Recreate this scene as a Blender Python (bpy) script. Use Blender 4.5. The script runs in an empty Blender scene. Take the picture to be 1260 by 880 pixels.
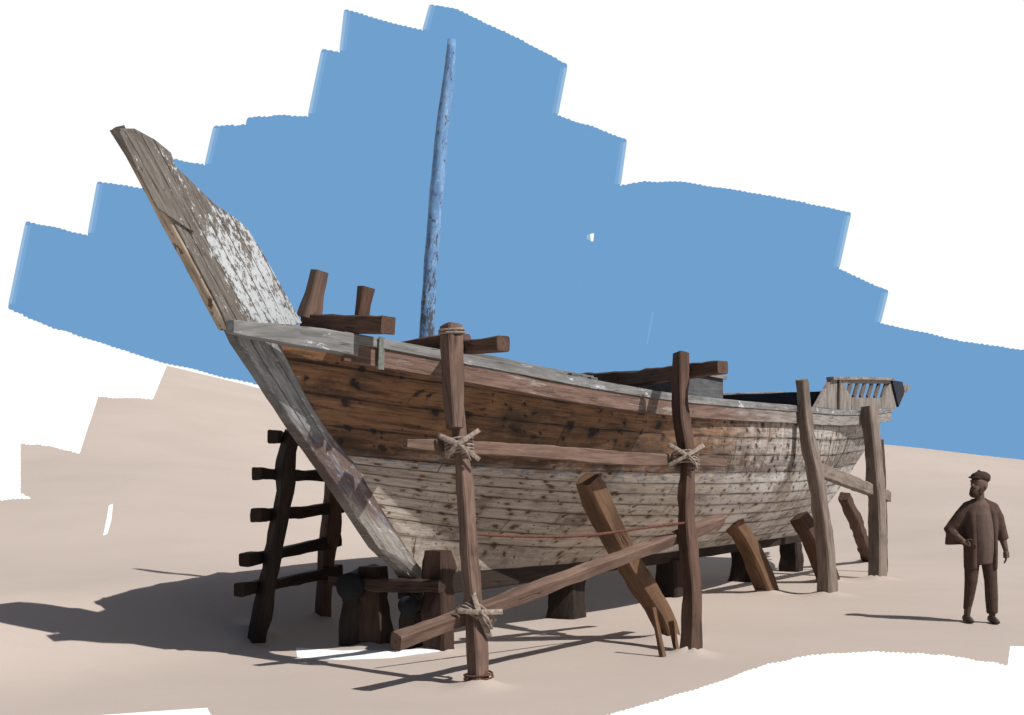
import bpy, bmesh, math, random
from mathutils import Vector, noise, geometry
R = random.Random(7)
FX, HC, HV = 1520.0, 1.7, 585.0            # focal length in reference pixels, eye height, horizon row
sc = bpy.context.scene
COL = sc.collection

# ------------------------------------------------------------------ helpers
def P(u, v, Y):
    return Vector(((u-630)*Y/FX, Y, HC+(HV-v)*Y/FX))
def lerp(a, b, t): return a+(b-a)*t
def sst(a, b, x):
    t = min(1, max(0, (x-a)/(b-a))); return t*t*(3-2*t)
def table(tb, x):
    if x <= tb[0][0]: return tb[0][1]
    for (x0, y0), (x1, y1) in zip(tb, tb[1:]):
        if x <= x1: return lerp(y0, y1, (x-x0)/(x1-x0))
    return tb[-1][1]
def smooth_table(tb, x, h):
    return sum(table(tb, x+k*h/3) for k in range(-3, 4))/7

W = {}                                       # world origin of every object
def thing(name, label, cat, loc, group=None):
    o = bpy.data.objects.new(name, None); COL.objects.link(o)
    o.location = loc; o.empty_display_size = .2; W[o] = Vector(loc)
    o['label'] = label; o['category'] = cat; o['kind'] = 'thing'
    if group: o['group'] = group
    return o
def mk(name, bm, mat, parent=None, origin=None, smooth=False):
    me = bpy.data.meshes.new(name)
    if origin is None:
        if len(bm.verts):
            xs = [v.co for v in bm.verts]
            origin = Vector(((min(c.x for c in xs)+max(c.x for c in xs))/2, (min(c.y for c in xs)+max(c.y for c in xs))/2, min(c.z for c in xs)))
        else: origin = Vector((0, 0, 0))
    origin = Vector(origin)
    for v in bm.verts: v.co -= origin
    bm.to_mesh(me); bm.free()
    for m in (mat if isinstance(mat, list) else [mat]): me.materials.append(m)
    for p in me.polygons: p.use_smooth = True if smooth != 0 else False
    if smooth == 2: me.set_sharp_from_angle(angle=math.radians(24))
    o = bpy.data.objects.new(name, me); COL.objects.link(o); W[o] = origin
    if parent: o.parent = parent; o.location = origin-W[parent]
    else: o.location = origin
    return o
def tag(o, label=None, cat=None, group=None, kind=None):
    if label: o['label'] = label
    if cat: o['category'] = cat
    if cat and not kind: kind = 'thing'
    if group: o['group'] = group
    if kind: o['kind'] = kind
    return o

def resample(pts, seg):
    out = []
    n = len(pts)
    for i in range(n-1):
        p0 = pts[max(0, i-1)]; p1 = pts[i]; p2 = pts[i+1]; p3 = pts[min(n-1, i+2)]
        k = max(1, int((p2-p1).length/seg))
        for j in range(k):
            t = j/k
            if n > 2:
                out.append((i+t, .5*((2*p1)+(p2-p0)*t+(2*p0-5*p1+4*p2-p3)*t*t+(3*p1-p0-3*p2+p3)*t**3)))
            else: out.append((i+t, p1.lerp(p2, t)))
    out.append((n-1, pts[-1].copy()))
    return out
def timber(bm, pts, sizes, ref=Vector((0, 0, 1)), ch=.22, rough=.008, seg=.10, wob=1.0, sides=None, twist=0.0):
    """hewn beam along pts; sizes = (w, d) or a list per point; w runs along ref. sides: round section with that many facets."""
    pts = [Vector(p) for p in pts]
    if isinstance(sizes, tuple): sizes = [sizes]*len(pts)
    rs = resample(pts, seg)
    uvl = bm.loops.layers.uv.verify()
    sd = Vector((R.uniform(0, 99), R.uniform(0, 99), R.uniform(0, 99)))
    rings = []; L = 0; prev = None
    m = len(rs)
    for i, (par, p) in enumerate(rs):
        a = rs[max(0, i-1)][1]; b = rs[min(m-1, i+1)][1]
        t = (b-a).normalized()
        x = (ref-ref.dot(t)*t).normalized(); y = t.cross(x)
        if twist:
            c_, s_ = math.cos(twist*L), math.sin(twist*L); x, y = x*c_+y*s_, y*c_-x*s_
        k = min(int(par), len(sizes)-2) if len(sizes) > 1 else 0
        w = lerp(sizes[k][0], sizes[min(k+1, len(sizes)-1)][0], par-k)/2
        d = lerp(sizes[k][1], sizes[min(k+1, len(sizes)-1)][1], par-k)/2
        if sides:
            prof = [(w*math.cos(2*math.pi*q/sides), d*math.sin(2*math.pi*q/sides)) for q in range(sides)]
        else:
            c = ch*min(w, d)*2*.5
            prof = [(w, -d+c), (w, 0), (w, d-c), (w-c, d), (0, d), (-w+c, d), (-w, d-c), (-w, 0), (-w, -d+c), (-w+c, -d), (0, -d), (w-c, -d)]
        if prev is not None: L += (p-prev).length
        prev = p
        ring = []; per = 0; last = None
        for (px, py) in prof:
            q = p+x*px+y*py
            nz = noise.noise(q*3.1+sd)*rough*1.6*wob+noise.noise(q*11+sd)*rough*.8
            dirv = (x*px+y*py).normalized()
            q = q+dirv*nz
            if last is not None: per += math.hypot(px-last[0], py-last[1])
            last = (px, py)
            ring.append((bm.verts.new(q), per))
        rings.append((ring, L))
    n = len(rings[0][0]); tot = rings[0][0][-1][1]+.05
    uo = R.uniform(0, 50)
    for (r0, l0), (r1, l1) in zip(rings, rings[1:]):
        for q in range(n):
            q2 = (q+1) % n
            f = bm.faces.new((r0[q][0], r0[q2][0], r1[q2][0], r1[q][0]))
            ua, va = r0[q][1], r1[q][1]; ub, vb = (r0[q2][1], r1[q2][1]) if q2 else (r0[-1][1]+.05, r1[-1][1]+.05)
            for lp, uv in zip(f.loops, ((ua, l0), (ub, l0), (vb, l1), (va, l1))): lp[uvl].uv = (uv[0]+uo, uv[1]+uo)
    for ring, rev in ((rings[0][0], True), (rings[-1][0], False)):
        vs = [v for v, _ in ring]
        cv = bm.verts.new(sum((v.co for v in vs), Vector())/n)
        for q in range(n):
            a, b = vs[q], vs[(q+1) % n]
            f = bm.faces.new((b, a, cv) if rev else (a, b, cv))
            for lp in f.loops: lp[uvl].uv = (uo+(lp.vert.co-cv.co).length*3, uo+R.uniform(0, .02))
    return bm
def beam(name, pts, sizes, mat, parent=None, origin=None, **kw):
    bm = bmesh.new(); timber(bm, pts, sizes, **kw)
    bmesh.ops.recalc_face_normals(bm, faces=bm.faces)
    return mk(name, bm, mat, parent, origin, smooth=True if kw.get('sides') else 2)
def plate(bm, outer, nrm, th, uvx=None, uvorg=None, bev=.006):
    """polygon with thickness: outer = 3D points of the front face, nrm its outward normal"""
    uvl = bm.loops.layers.uv.verify()
    nrm = nrm.normalized()
    uvx = (uvx or (outer[1]-outer[0])).normalized(); uvy = nrm.cross(uvx); uvorg = uvorg or outer[0]
    n = len(outer)
    cen = sum(outer, Vector())/n
    f0 = [bm.verts.new(p+(cen-p).normalized()*bev) for p in outer]
    f1 = [bm.verts.new(p-nrm*bev) for p in outer]
    b1 = [bm.verts.new(p-nrm*(th-bev)) for p in outer]
    b0 = [bm.verts.new(p-nrm*th+(cen-p).normalized()*bev) for p in outer]
    fs = [bm.faces.new(f0), bm.faces.new(list(reversed(b0)))]
    for A, B in ((f0, f1), (f1, b1), (b1, b0)):
        for i in range(n):
            j = (i+1) % n
            fs.append(bm.faces.new((A[j], A[i], B[i], B[j])))
    for f in fs:
        for lp in f.loops:
            d = lp.vert.co-uvorg; lp[uvl].uv = (d.dot(uvx), d.dot(uvy)+d.dot(nrm))
    bmesh.ops.recalc_face_normals(bm, faces=fs)
def rope_path(bm, pts, r, sides=6, seg=.03):
    timber(bm, pts, (2*r, 2*r), ref=Vector((.31, .17, .93)), rough=.001, seg=seg, sides=sides)
def coil(bm, c, ax, rad, turns, pitch, r, ell=1.0, tilt=Vector((0, 0, 0))):
    ax = (ax+tilt).normalized(); x = ax.orthogonal().normalized(); y = ax.cross(x)
    pts = []
    k = int(turns*14)
    for i in range(k+1):
        an = 2*math.pi*i/14
        pts.append(c+x*math.cos(an)*rad+y*math.sin(an)*rad*ell+ax*((i/k-.5)*pitch*turns)+Vector((noise.noise(c*7+Vector((i*.3, 0, 0)))*.006,)*3))
    rope_path(bm, pts, r, seg=.2)

# ------------------------------------------------------------------ materials
class NT:
    def __init__(s, name):
        s.m = bpy.data.materials.new(name); s.m.use_nodes = True
        s.t = s.m.node_tree; s.t.nodes.clear()
        s.out = s.t.nodes.new('ShaderNodeOutputMaterial')
    def put(s, sock, v):
        if hasattr(v, 'links') or isinstance(v, bpy.types.NodeSocket): s.t.links.new(v, sock)
        elif v is not None:
            if isinstance(v, (tuple, list)) and len(v) == 3 and sock.type == 'RGBA': v = (*v, 1)
            sock.default_value = v
    def n(s, typ, props=None, **ins):
        nd = s.t.nodes.new(typ)
        for k, v in (props or {}).items(): setattr(nd, k, v)
        for k, v in ins.items(): s.put(nd.inputs[int(k[1:])] if k[0] == '_' and k[1:].isdigit() else nd.inputs[k.replace('_', ' ')], v)
        return nd
    def math(s, op, a, b=None, c=None, clamp=False):
        nd = s.t.nodes.new('ShaderNodeMath'); nd.operation = op; nd.use_clamp = clamp
        s.put(nd.inputs[0], a)
        if b is not None: s.put(nd.inputs[1], b)
        if c is not None: s.put(nd.inputs[2], c)
        return nd.outputs[0]
    def mix(s, f, a, b, mode='MIX'):
        nd = s.t.nodes.new('ShaderNodeMix'); nd.data_type = 'RGBA'; nd.blend_type = mode
        s.put(nd.inputs[0], f); s.put(nd.inputs[6], a); s.put(nd.inputs[7], b)
        return nd.outputs[2]
    def step(s, x, lo, hi):
        nd = s.t.nodes.new('ShaderNodeMapRange'); nd.interpolation_type = 'SMOOTHSTEP'
        s.put(nd.inputs[0], x); s.put(nd.inputs[1], lo); s.put(nd.inputs[2], hi); nd.inputs[3].default_value = 0; nd.inputs[4].default_value = 1
        return nd.outputs[0]
    def uv(s): return s.n('ShaderNodeTexCoord').outputs['UV']
    def ob(s): return s.n('ShaderNodeTexCoord').outputs['Object']
    def scale(s, v, x, y, z=1, off=(0, 0, 0)):
        nd = s.n('ShaderNodeMapping', Vector=v); nd.inputs['Scale'].default_value = (x, y, z); nd.inputs['Location'].default_value = off
        return nd.outputs[0]
    def noise(s, v, sc_, det=4, rough=.6, dist=0):
        return s.n('ShaderNodeTexNoise', Vector=v, Scale=sc_, Detail=det, Roughness=rough, Distortion=dist).outputs[0]
    def xy(s, v):
        nd = s.n('ShaderNodeSeparateXYZ', Vector=v); return nd.outputs[0], nd.outputs[1], nd.outputs[2]
    def finish(s, col, rough=.8, h=None, bump=.3, dist=.01, spec=.25):
        b = s.n('ShaderNodeBsdfPrincipled', Base_Color=col, Roughness=rough)
        b.inputs['Specular IOR Level'].default_value = spec
        if h is not None:
            bp = s.n('ShaderNodeBump', Strength=bump, Distance=dist, Height=h); s.put(b.inputs['Normal'], bp.outputs[0])
        s.put(s.out.inputs[0], b.outputs[0]); return s.m

def wood(name, base, dark, light, patch=None, patch_amt=.0, grain=1.0, bump=.5, cracks=True):
    m = NT(name); uv = m.uv(); ob = m.ob()
    g = m.noise(m.scale(uv, 28*grain, 2.2), 1.0, 6, .7, .6)
    big = m.noise(m.scale(uv, 4, 1.3), 1.0, 3, .55)
    col = m.mix(m.step(g, .34, .66), dark, light)
    col = m.mix(.55, col, base)
    col = m.mix(m.step(big, .42, .72), col, m.mix(.6, col, dark))
    h = g
    if cracks:
        cr = m.noise(m.scale(uv, 17, .7), 1.0, 2, .5, .3)
        ck = m.math('SUBTRACT', 1.0, m.step(m.math('ABSOLUTE', m.math('SUBTRACT', cr, .5)), .0, .022))
        ck = m.math('MULTIPLY', ck, m.step(m.noise(ob, 3.0, 2), .5, .6))
        col = m.mix(m.math('MULTIPLY', ck, .8), col, tuple(c*.25 for c in dark))
        h = m.math('SUBTRACT', g, m.math('MULTIPLY', ck, 1.2))
    if patch:
        pm = m.step(m.math('ADD', m.noise(m.scale(uv, 9, 2.4), 1.0, 7, .75), (patch_amt-.5)*.6), .52, .57)
        col = m.mix(m.math('MULTIPLY', pm, .85), col, patch)
    return m.finish(col, .82, h, bump, .008)

MAT = {}
MAT['post']   = wood('hewn_brown_wood', (.155, .097, .072), (.055, .033, .025), (.25, .165, .127))
MAT['post_dk'] = wood('dark_brown_wood', (.095, .052, .036), (.04, .022, .016), (.15, .088, .062))
MAT['post_gr'] = wood('grey_weathered_wood', (.215, .168, .138), (.085, .064, .052), (.32, .265, .225))
MAT['shore']  = wood('raw_brown_timber', (.145, .08, .045), (.06, .032, .02), (.22, .13, .075))
MAT['black']  = wood('tarred_wood', (.03, .019, .014), (.012, .009, .008), (.05, .032, .024))
MAT['black2'] = wood('blackish_brown_wood', (.052, .029, .021), (.02, .012, .010), (.085, .05, .036))
MAT['tar']    = wood('blackened_log', (.014, .014, .016), (.006, .006, .008), (.024, .024, .027))
MAT['rail']   = wood('silvered_rail_wood', (.20, .197, .19), (.075, .07, .066), (.30, .298, .295), patch=(.50, .53, .56), patch_amt=.40)
def mat_wale():
    m = NT('pinkish_wale_wood'); uv = m.uv(); ob = m.ob(); x, _, _ = m.xy(ob)
    g = m.noise(m.scale(uv, 26, 2), 1.0, 7, .72, .5)
    a = m.mix(m.step(g, .3, .7), (.085, .05, .038), (.215, .138, .11))
    b = m.mix(m.step(g, .3, .7), (.13, .112, .10), (.34, .315, .29))
    f = m.step(m.math('ADD', x, m.math('MULTIPLY', m.noise(m.scale(uv, 8, .8), 1.0, 6, .7), 2.0)), 0.2, 2.2)
    col = m.mix(f, a, b)
    col = m.mix(m.math('MULTIPLY', m.step(m.noise(m.scale(uv, 10, .9), 1.0, 6, .75), .56, .62), .7), col, (.30, .28, .265))
    col = m.mix(m.math('MULTIPLY', m.step(m.noise(m.scale(uv, 14, 1.6, 1, (3, 3, 0)), 1.0, 6, .75), .58, .63), .75), col, (.05, .034, .026))
    return m.finish(col, .82, g, .5, .008)
MAT['wale'] = mat_wale()
MAT['deck']   = wood('dark_deck_wood', (.06, .05, .045), (.03, .026, .024), (.09, .08, .07))
MAT['navy']   = wood('navy_painted_board', (.012, .017, .028), (.008, .011, .018), (.02, .027, .042))
MAT['hatch']  = wood('grey_hatch_wood', (.10, .105, .11), (.05, .05, .055), (.17, .17, .17))
MAT['stern']  = wood('pale_bulwark_wood', (.235, .205, .18), (.10, .082, .07), (.36, .335, .31), patch=(.085, .062, .05), patch_amt=.46)
MAT['slat']   = wood('dark_slat_wood', (.11, .085, .072), (.05, .038, .03), (.2, .17, .15))

def simple(name, col, var=.15, sc_=6, rough=.85, bump=.2):
    m = NT(name); ob = m.ob()
    nz = m.noise(ob, sc_, 4)
    c = m.mix(m.step(nz, .3, .7), tuple(x*(1-var) for x in col), tuple(x*(1+var) for x in col))
    return m.finish(c, rough, m.noise(ob, sc_*12, 2), bump, .004)
MAT['rope'] = simple('fibre_rope', (.25, .195, .16), .4, 40, .95, .6)
MAT['rope_dk'] = simple('reddish_cord', (.12, .05, .036), .25, 40, .95, .6)
MAT['iron'] = simple('green_grey_strap', (.16, .17, .15), .3, 30)

def mat_sand():
    m = NT('pale_pink_sand'); ob = m.ob()
    a = m.noise(ob, .35, 4, .55); b = m.noise(ob, 5.0, 5, .65); c = m.noise(m.scale(ob, 1, 2.6), 3.2, 3, .5, 1.2)
    col = m.mix(m.step(a, .3, .7), (.41, .346, .303), (.44, .372, .327))
    col = m.mix(m.math('MULTIPLY', m.step(b, .5, .8), .16), col, (.37, .30, .258))
    fn = m.noise(ob, 38, 4, .7)
    col = m.mix(m.math('MULTIPLY', m.step(fn, .62, .72), .22), col, (.22, .17, .14))
    h = m.math('ADD', m.math('ADD', m.math('MULTIPLY', b, .35), c), m.math('MULTIPLY', fn, .25))
    return m.finish(col, .95, h, .16, .03, .1)
def mat_ground():
    m = NT('white_ground'); ob = m.ob()
    col = m.mix(m.noise(ob, .6, 3), (.88, .88, .88), (.93, .93, .93))
    return m.finish(col, .95, None, spec=.05)
MAT['sand'] = mat_sand(); MAT['ground'] = mat_ground()
def mat_emit(name, col, s=1.0):
    m = NT(name)
    e = m.n('ShaderNodeEmission', Color=col, Strength=s)
    m.put(m.out.inputs[0], e.outputs[0]); return m.m
def lin(*c): return tuple(((x/255+.055)/1.055)**2.4 if x > 10 else x/255/12.92 for x in c)
BLUE = lin(112, 160, 206)
MAT['sky_w'] = mat_emit('white_sky', (1, 1, 1), 1.02)
MAT['sky_b'] = mat_emit('blue_sky', BLUE)
MAT['sky_1'] = mat_emit('pale_blue_sky', lin(150, 187, 220))
MAT['sky_2'] = mat_emit('mid_blue_sky', lin(124, 168, 211))

def mat_hull():
    m = NT('old_hull_planks'); uv = m.uv(); ob = m.ob()
    wv = m.n('ShaderNodeTexNoise', Vector=uv, Scale=1.3, Detail=3).outputs['Color']
    wob = m.n('ShaderNodeVectorMath', {'operation': 'MULTIPLY_ADD'}, _0=wv, _1=(.22, .5, 0), _2=uv).outputs[0]
    u, v, _ = m.xy(wob); u0, v0, _ = m.xy(uv)
    N = lambda sx, sy, det=5, r=.65, off=(0, 0, 0), dist=0: m.noise(m.scale(uv, sx, sy, 1, off), 1.0, det, r, dist)
    mul = lambda *a: a[0] if len(a) == 1 else m.math('MULTIPLY', a[0], mul(*a[1:]))
    g = N(1.9, 8, 8, .74, (0, 0, 0), .6)
    g2 = N(.9, 1.3, 5, .6)
    blot = N(3.2, 1.9, 7, .72, (4, 7, 0))
    fine = m.noise(ob, 26, 6, .75)
    drip = N(7, .28, 5, .65, (7, 1, 0))
    plank = m.n('ShaderNodeTexWhiteNoise', {'noise_dimensions': '2D'}, Vector=m.n('ShaderNodeCombineXYZ', X=m.math('FLOOR', m.math('MULTIPLY_ADD', u0, .12, mul(m.math('FLOOR', v0), .43))), Y=m.math('FLOOR', v0)).outputs[0]).outputs[0]
    # upper brown strakes
    br = m.mix(m.step(g, .32, .68), (.065, .035, .021), (.30, .158, .083))
    br = m.mix(mul(m.step(blot, .46, .62), .6), br, (.27, .148, .075))
    br = m.mix(mul(m.step(N(.8, .5, 6, .7, (3, 8, 0)), .50, .66), .75), br, (.040, .027, .020))
    br = m.mix(mul(plank, .4), br, (.095, .055, .032))
    br = m.mix(mul(m.step(drip, .56, .70), .35), br, (.17, .135, .105))
    # the after half of the topsides is silvered
    gr = m.mix(m.step(g, .3, .7), (.22, .192, .168), (.54, .505, .47))
    gr = m.mix(mul(m.step(m.math('ADD', blot, mul(m.math('SUBTRACT', drip, .5), .6)), .50, .60), m.step(N(.5, .3, 3, .5, (2, 2, 0)), .40, .58), .8), gr, (.26, .135, .07))
    gr = m.mix(mul(m.step(drip, .53, .66), .65), gr, (.085, .068, .058))
    gr = m.mix(mul(m.step(N(9, .35, 5, .7, (1, 6, 0)), .55, .66), .6), gr, (.56, .54, .515))
    aft = m.step(m.math('ADD', u0, m.math('ADD', mul(m.math('SUBTRACT', blot, .5), 9.0), mul(m.math('SUBTRACT', fine, .5), 3.0))), 3.0, 7.6)
    up = m.mix(aft, br, gr)
    # lower pale strakes
    lo = m.mix(m.step(g, .30, .70), (.31, .255, .205), (.64, .575, .50))
    lo = m.mix(mul(m.step(g2, .46, .70), .6), lo, (.60, .56, .51))
    lo = m.mix(mul(m.step(blot, .50, .64), .55), lo, (.19, .145, .108))
    lo = m.mix(mul(m.step(N(1.0, .42, 7, .7, (5, 5, 0)), .52, .68), .8), lo, (.125, .085, .056))
    lo = m.mix(mul(plank, .35), lo, (.21, .17, .138))
    lo = m.mix(mul(m.step(N(6, .4, 5, .7, (3, 3, 0)), .56, .70), .5), lo, (.11, .088, .072))
    whit = mul(m.step(u0, 3.2, 7.0), m.step(N(1.3, .7, 7, .7, (1, 9, 0)), .40, .56))
    lo = m.mix(mul(whit, .8), lo, (.72, .71, .695))
    edge = m.math('ADD', v0, mul(m.math('SUBTRACT', N(2.4, 1.2, 7, .72), .5), 1.9))
    isup = m.step(m.math('ADD', edge, m.math('MULTIPLY', m.math('SUBTRACT', blot, .5), 2.2)), 7.55, 8.35)
    col = m.mix(isup, lo, up)
    # scraps of blue paint and a dark weep along the boundary
    band = mul(m.step(v0, 6.9, 7.5), m.math('SUBTRACT', 1, m.step(v0, 7.9, 8.4)))
    col = m.mix(mul(band, m.step(N(5, 3.5, 7, .78), .52, .57), m.math('SUBTRACT', 1, mul(aft, .5)), .75), col, (.10, .17, .27))
    wb = mul(m.step(v0, 7.9, 8.2), m.math('SUBTRACT', 1, m.step(v0, 8.5, 9.1)))
    col = m.mix(mul(wb, m.step(N(1.2, 1.2, 5), .38, .55), m.math('SUBTRACT', .85, mul(aft, .5))), col, (.040, .022, .014))
    # flakes of old whitewash
    fl = m.step(N(6, 3.6, 8, .8, (2, 4, 0)), .625, .66)
    col = m.mix(mul(fl, m.math('SUBTRACT', .75, mul(isup, .35))), col, (.52, .50, .475))
    # fine dark pitting
    col = m.mix(mul(m.step(fine, .58, .70), .5), col, (.07, .05, .038))
    # seams: hairline in places, gaping in others, grimy along both lips
    fv = m.math('FRACT', m.math('ADD', v0, mul(m.math('SUBTRACT', N(.7, .1, 3, .5), .5), .3)))
    dseam = m.math('MINIMUM', fv, m.math('SUBTRACT', 1, fv))
    col = m.mix(mul(m.math('SUBTRACT', 1, m.step(m.math('ADD', dseam, mul(m.math('SUBTRACT', blot, .5), .35)), .02, .20)), .38), col, (.06, .043, .032))
    thick = m.math('MULTIPLY_ADD', m.step(N(1.8, .6, 3, .6, (8, 8, 0)), .38, .7), .075, .008)
    seam = m.math('SUBTRACT', 1, m.step(dseam, mul(thick, .35), thick))
    col = m.mix(mul(seam, .8), col, (.026, .018, .013))
    # butts between planks
    bu = m.math('FRACT', m.math('MULTIPLY_ADD', u0, .12, mul(m.math('FLOOR', v0), .43)))
    butt = m.math('SUBTRACT', 1, m.step(m.math('MINIMUM', bu, m.math('SUBTRACT', 1, bu)), .0004, .0013))
    col = m.mix(mul(butt, .7), col, (.03, .021, .015))
    # spikes and rust along the frames
    def nails(per, sub, jit, rad, off, keep, shear, halo):
        cu = m.math('MULTIPLY_ADD', m.math('MULTIPLY_ADD', v, shear, u), 1/per, off); cv = m.math('MULTIPLY_ADD', v, sub, off)
        cell = m.n('ShaderNodeCombineXYZ', X=m.math('FLOOR', cu), Y=m.math('FLOOR', cv)).outputs[0]
        wn = m.n('ShaderNodeTexWhiteNoise', {'noise_dimensions': '3D'}, Vector=cell)
        rx, ry, rz = m.xy(wn.outputs['Color'])
        du = mul(m.math('SUBTRACT', m.math('FRACT', cu), m.math('MULTIPLY_ADD', rx, jit, .5-jit/2)), per)
        dv = mul(m.math('SUBTRACT', m.math('FRACT', cv), m.math('MULTIPLY_ADD', ry, jit, .5-jit/2)), .2/sub)
        du = m.math('ADD', du, mul(dv, m.math('MULTIPLY_ADD', rz, 1.6, -.8)))
        d = m.math('SQRT', m.math('ADD', mul(du, du, .55), mul(dv, dv)))
        d0 = d
        d = m.math('ADD', d, mul(m.math('SUBTRACT', m.noise(ob, 48, 4, .75), .5), rad*2.4))
        rr = m.math('MULTIPLY_ADD', rz, rad*.9, rad*.35)
        on = m.step(wn.outputs[0], 1-keep-.01, 1-keep)
        k = mul(m.math('SUBTRACT', 1, m.step(d, mul(rr, .5), rr)), on)
        hl = mul(m.math('SUBTRACT', 1, m.step(m.math('ADD', d0, mul(m.math('SUBTRACT', blot, .5), rad*2.5)), 0, mul(rr, halo))), on)
        msk = m.step(N(.9, .55, 3, .6, (off*7, off*13, 0)), .40, .52)
        run = mul(m.math('SUBTRACT', 1, m.step(m.math('ABSOLUTE', du), .003, .015)), m.math('SUBTRACT', 1, m.step(m.math('ABSOLUTE', m.math('ADD', dv, .05)), .02, .055)), on, m.step(rx, .35, .5))
        hl = m.math('MAXIMUM', hl, mul(run, .8))
        return mul(k, msk), mul(hl, msk)
    n1, h1 = nails(.40, 2.0, .55, .030, .13, .82, .05, 2.6)
    n2, h2 = nails(.57, 1.0, .8, .046, .57, .5, -.05, 2.6)
    n3, h3 = nails(.21, 3.0, .8, .015, .31, .42, .09, 2.0)
    dot = m.mix(isup, (.072, .036, .020), (.018, .015, .015))
    hal = m.mix(isup, (.17, .095, .052), (.045, .034, .028))
    col = m.mix(mul(m.math('MAXIMUM', h1, h2), .55), col, hal)
    k = m.math('MAXIMUM', n1, m.math('MAXIMUM', n2, n3))
    col = m.mix(mul(k, .88), col, dot)
    h = m.math('SUBTRACT', m.math('ADD', mul(g, .5), mul(fine, .25)), m.math('MAXIMUM', seam, butt))
    h = m.math('SUBTRACT', h, mul(k, .5))
    return m.finish(col, .82, h, .7, .02)
MAT['hull'] = mat_hull()

def mat_prow():
    m = NT('whitewashed_prow_planks'); uv = m.uv()
    u, v, _ = m.xy(uv)
    mul = lambda *a: a[0] if len(a) == 1 else m.math('MULTIPLY', a[0], mul(*a[1:]))
    N = lambda sx, sy, det=5, r=.65, off=(0, 0, 0), dist=0: m.noise(m.scale(uv, sx, sy, 1, off), 1.0, det, r, dist)
    av = m.math('ABSOLUTE', v)
    g = N(3, 34, 8, .72, (0, 0, 0), .3)
    col = m.mix(m.step(g, .3, .7), (.082, .072, .062), (.20, .178, .155))
    col = m.mix(mul(m.step(N(2, 5, 6, .7, (2, 7, 0)), .5, .68), .6), col, (.105, .09, .078))
    low = m.math('SUBTRACT', 1, m.step(u, .30, .95))
    inner = m.step(av, .17, .34)
    w = m.math('ADD', N(13, 26, 8, .8), mul(m.math('SUBTRACT', N(2.2, 4, 4, .6, (4, 2, 0)), .5), .35))
    w = m.math('ADD', w, mul(low, inner, .125))
    w = m.math('ADD', w, mul(m.step(av, .10, .3), .02))
    col = m.mix(mul(m.step(w, .598, .63), .93), col, (.50, .525, .545))
    col = m.mix(mul(m.step(N(7, 13, 6, .75, (9, 1, 0)), .62, .66), .85), col, (.19, .095, .045))
    col = m.mix(mul(m.step(N(10, 17, 6, .75, (3, 6, 0)), .63, .66), .85), col, (.035, .028, .024))
    fv = m.math('FRACT', m.math('MULTIPLY_ADD', v, 8.4, mul(N(1.2, .3, 2, .5), .35)))
    d = m.math('MINIMUM', fv, m.math('SUBTRACT', 1, fv))
    th = m.math('MULTIPLY_ADD', m.step(N(2.4, .8, 3), .4, .65), .05, .012)
    sm = m.math('SUBTRACT', 1, m.step(d, mul(th, .3), th))
    col = m.mix(mul(sm, .85), col, (.03, .025, .022))
    h = m.math('SUBTRACT', mul(g, .5), sm)
    return m.finish(col, .85, h, .6, .012)
MAT['prow'] = mat_prow()
def mat_prow_edge():
    m = NT('cream_prow_edge'); uv = m.uv(); ob = m.ob(); _, _, z = m.xy(ob)
    N = lambda sx, sy, det=5, r=.65: m.noise(m.scale(uv, sx, sy), 1.0, det, r)
    col = m.mix(m.step(N(20, 3, 6), .3, .7), (.20, .155, .11), (.42, .35, .27))
    col = m.mix(m.step(z, 1.0, 1.25), col, (.07, .06, .052))
    col = m.mix(m.math('MULTIPLY', m.step(N(12, 6, 6, .7), .56, .60), .9), col, (.065, .03, .018))
    return m.finish(col, .85, N(20, 3, 6), .4, .008)
MAT['prow_edge'] = mat_prow_edge()
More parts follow.
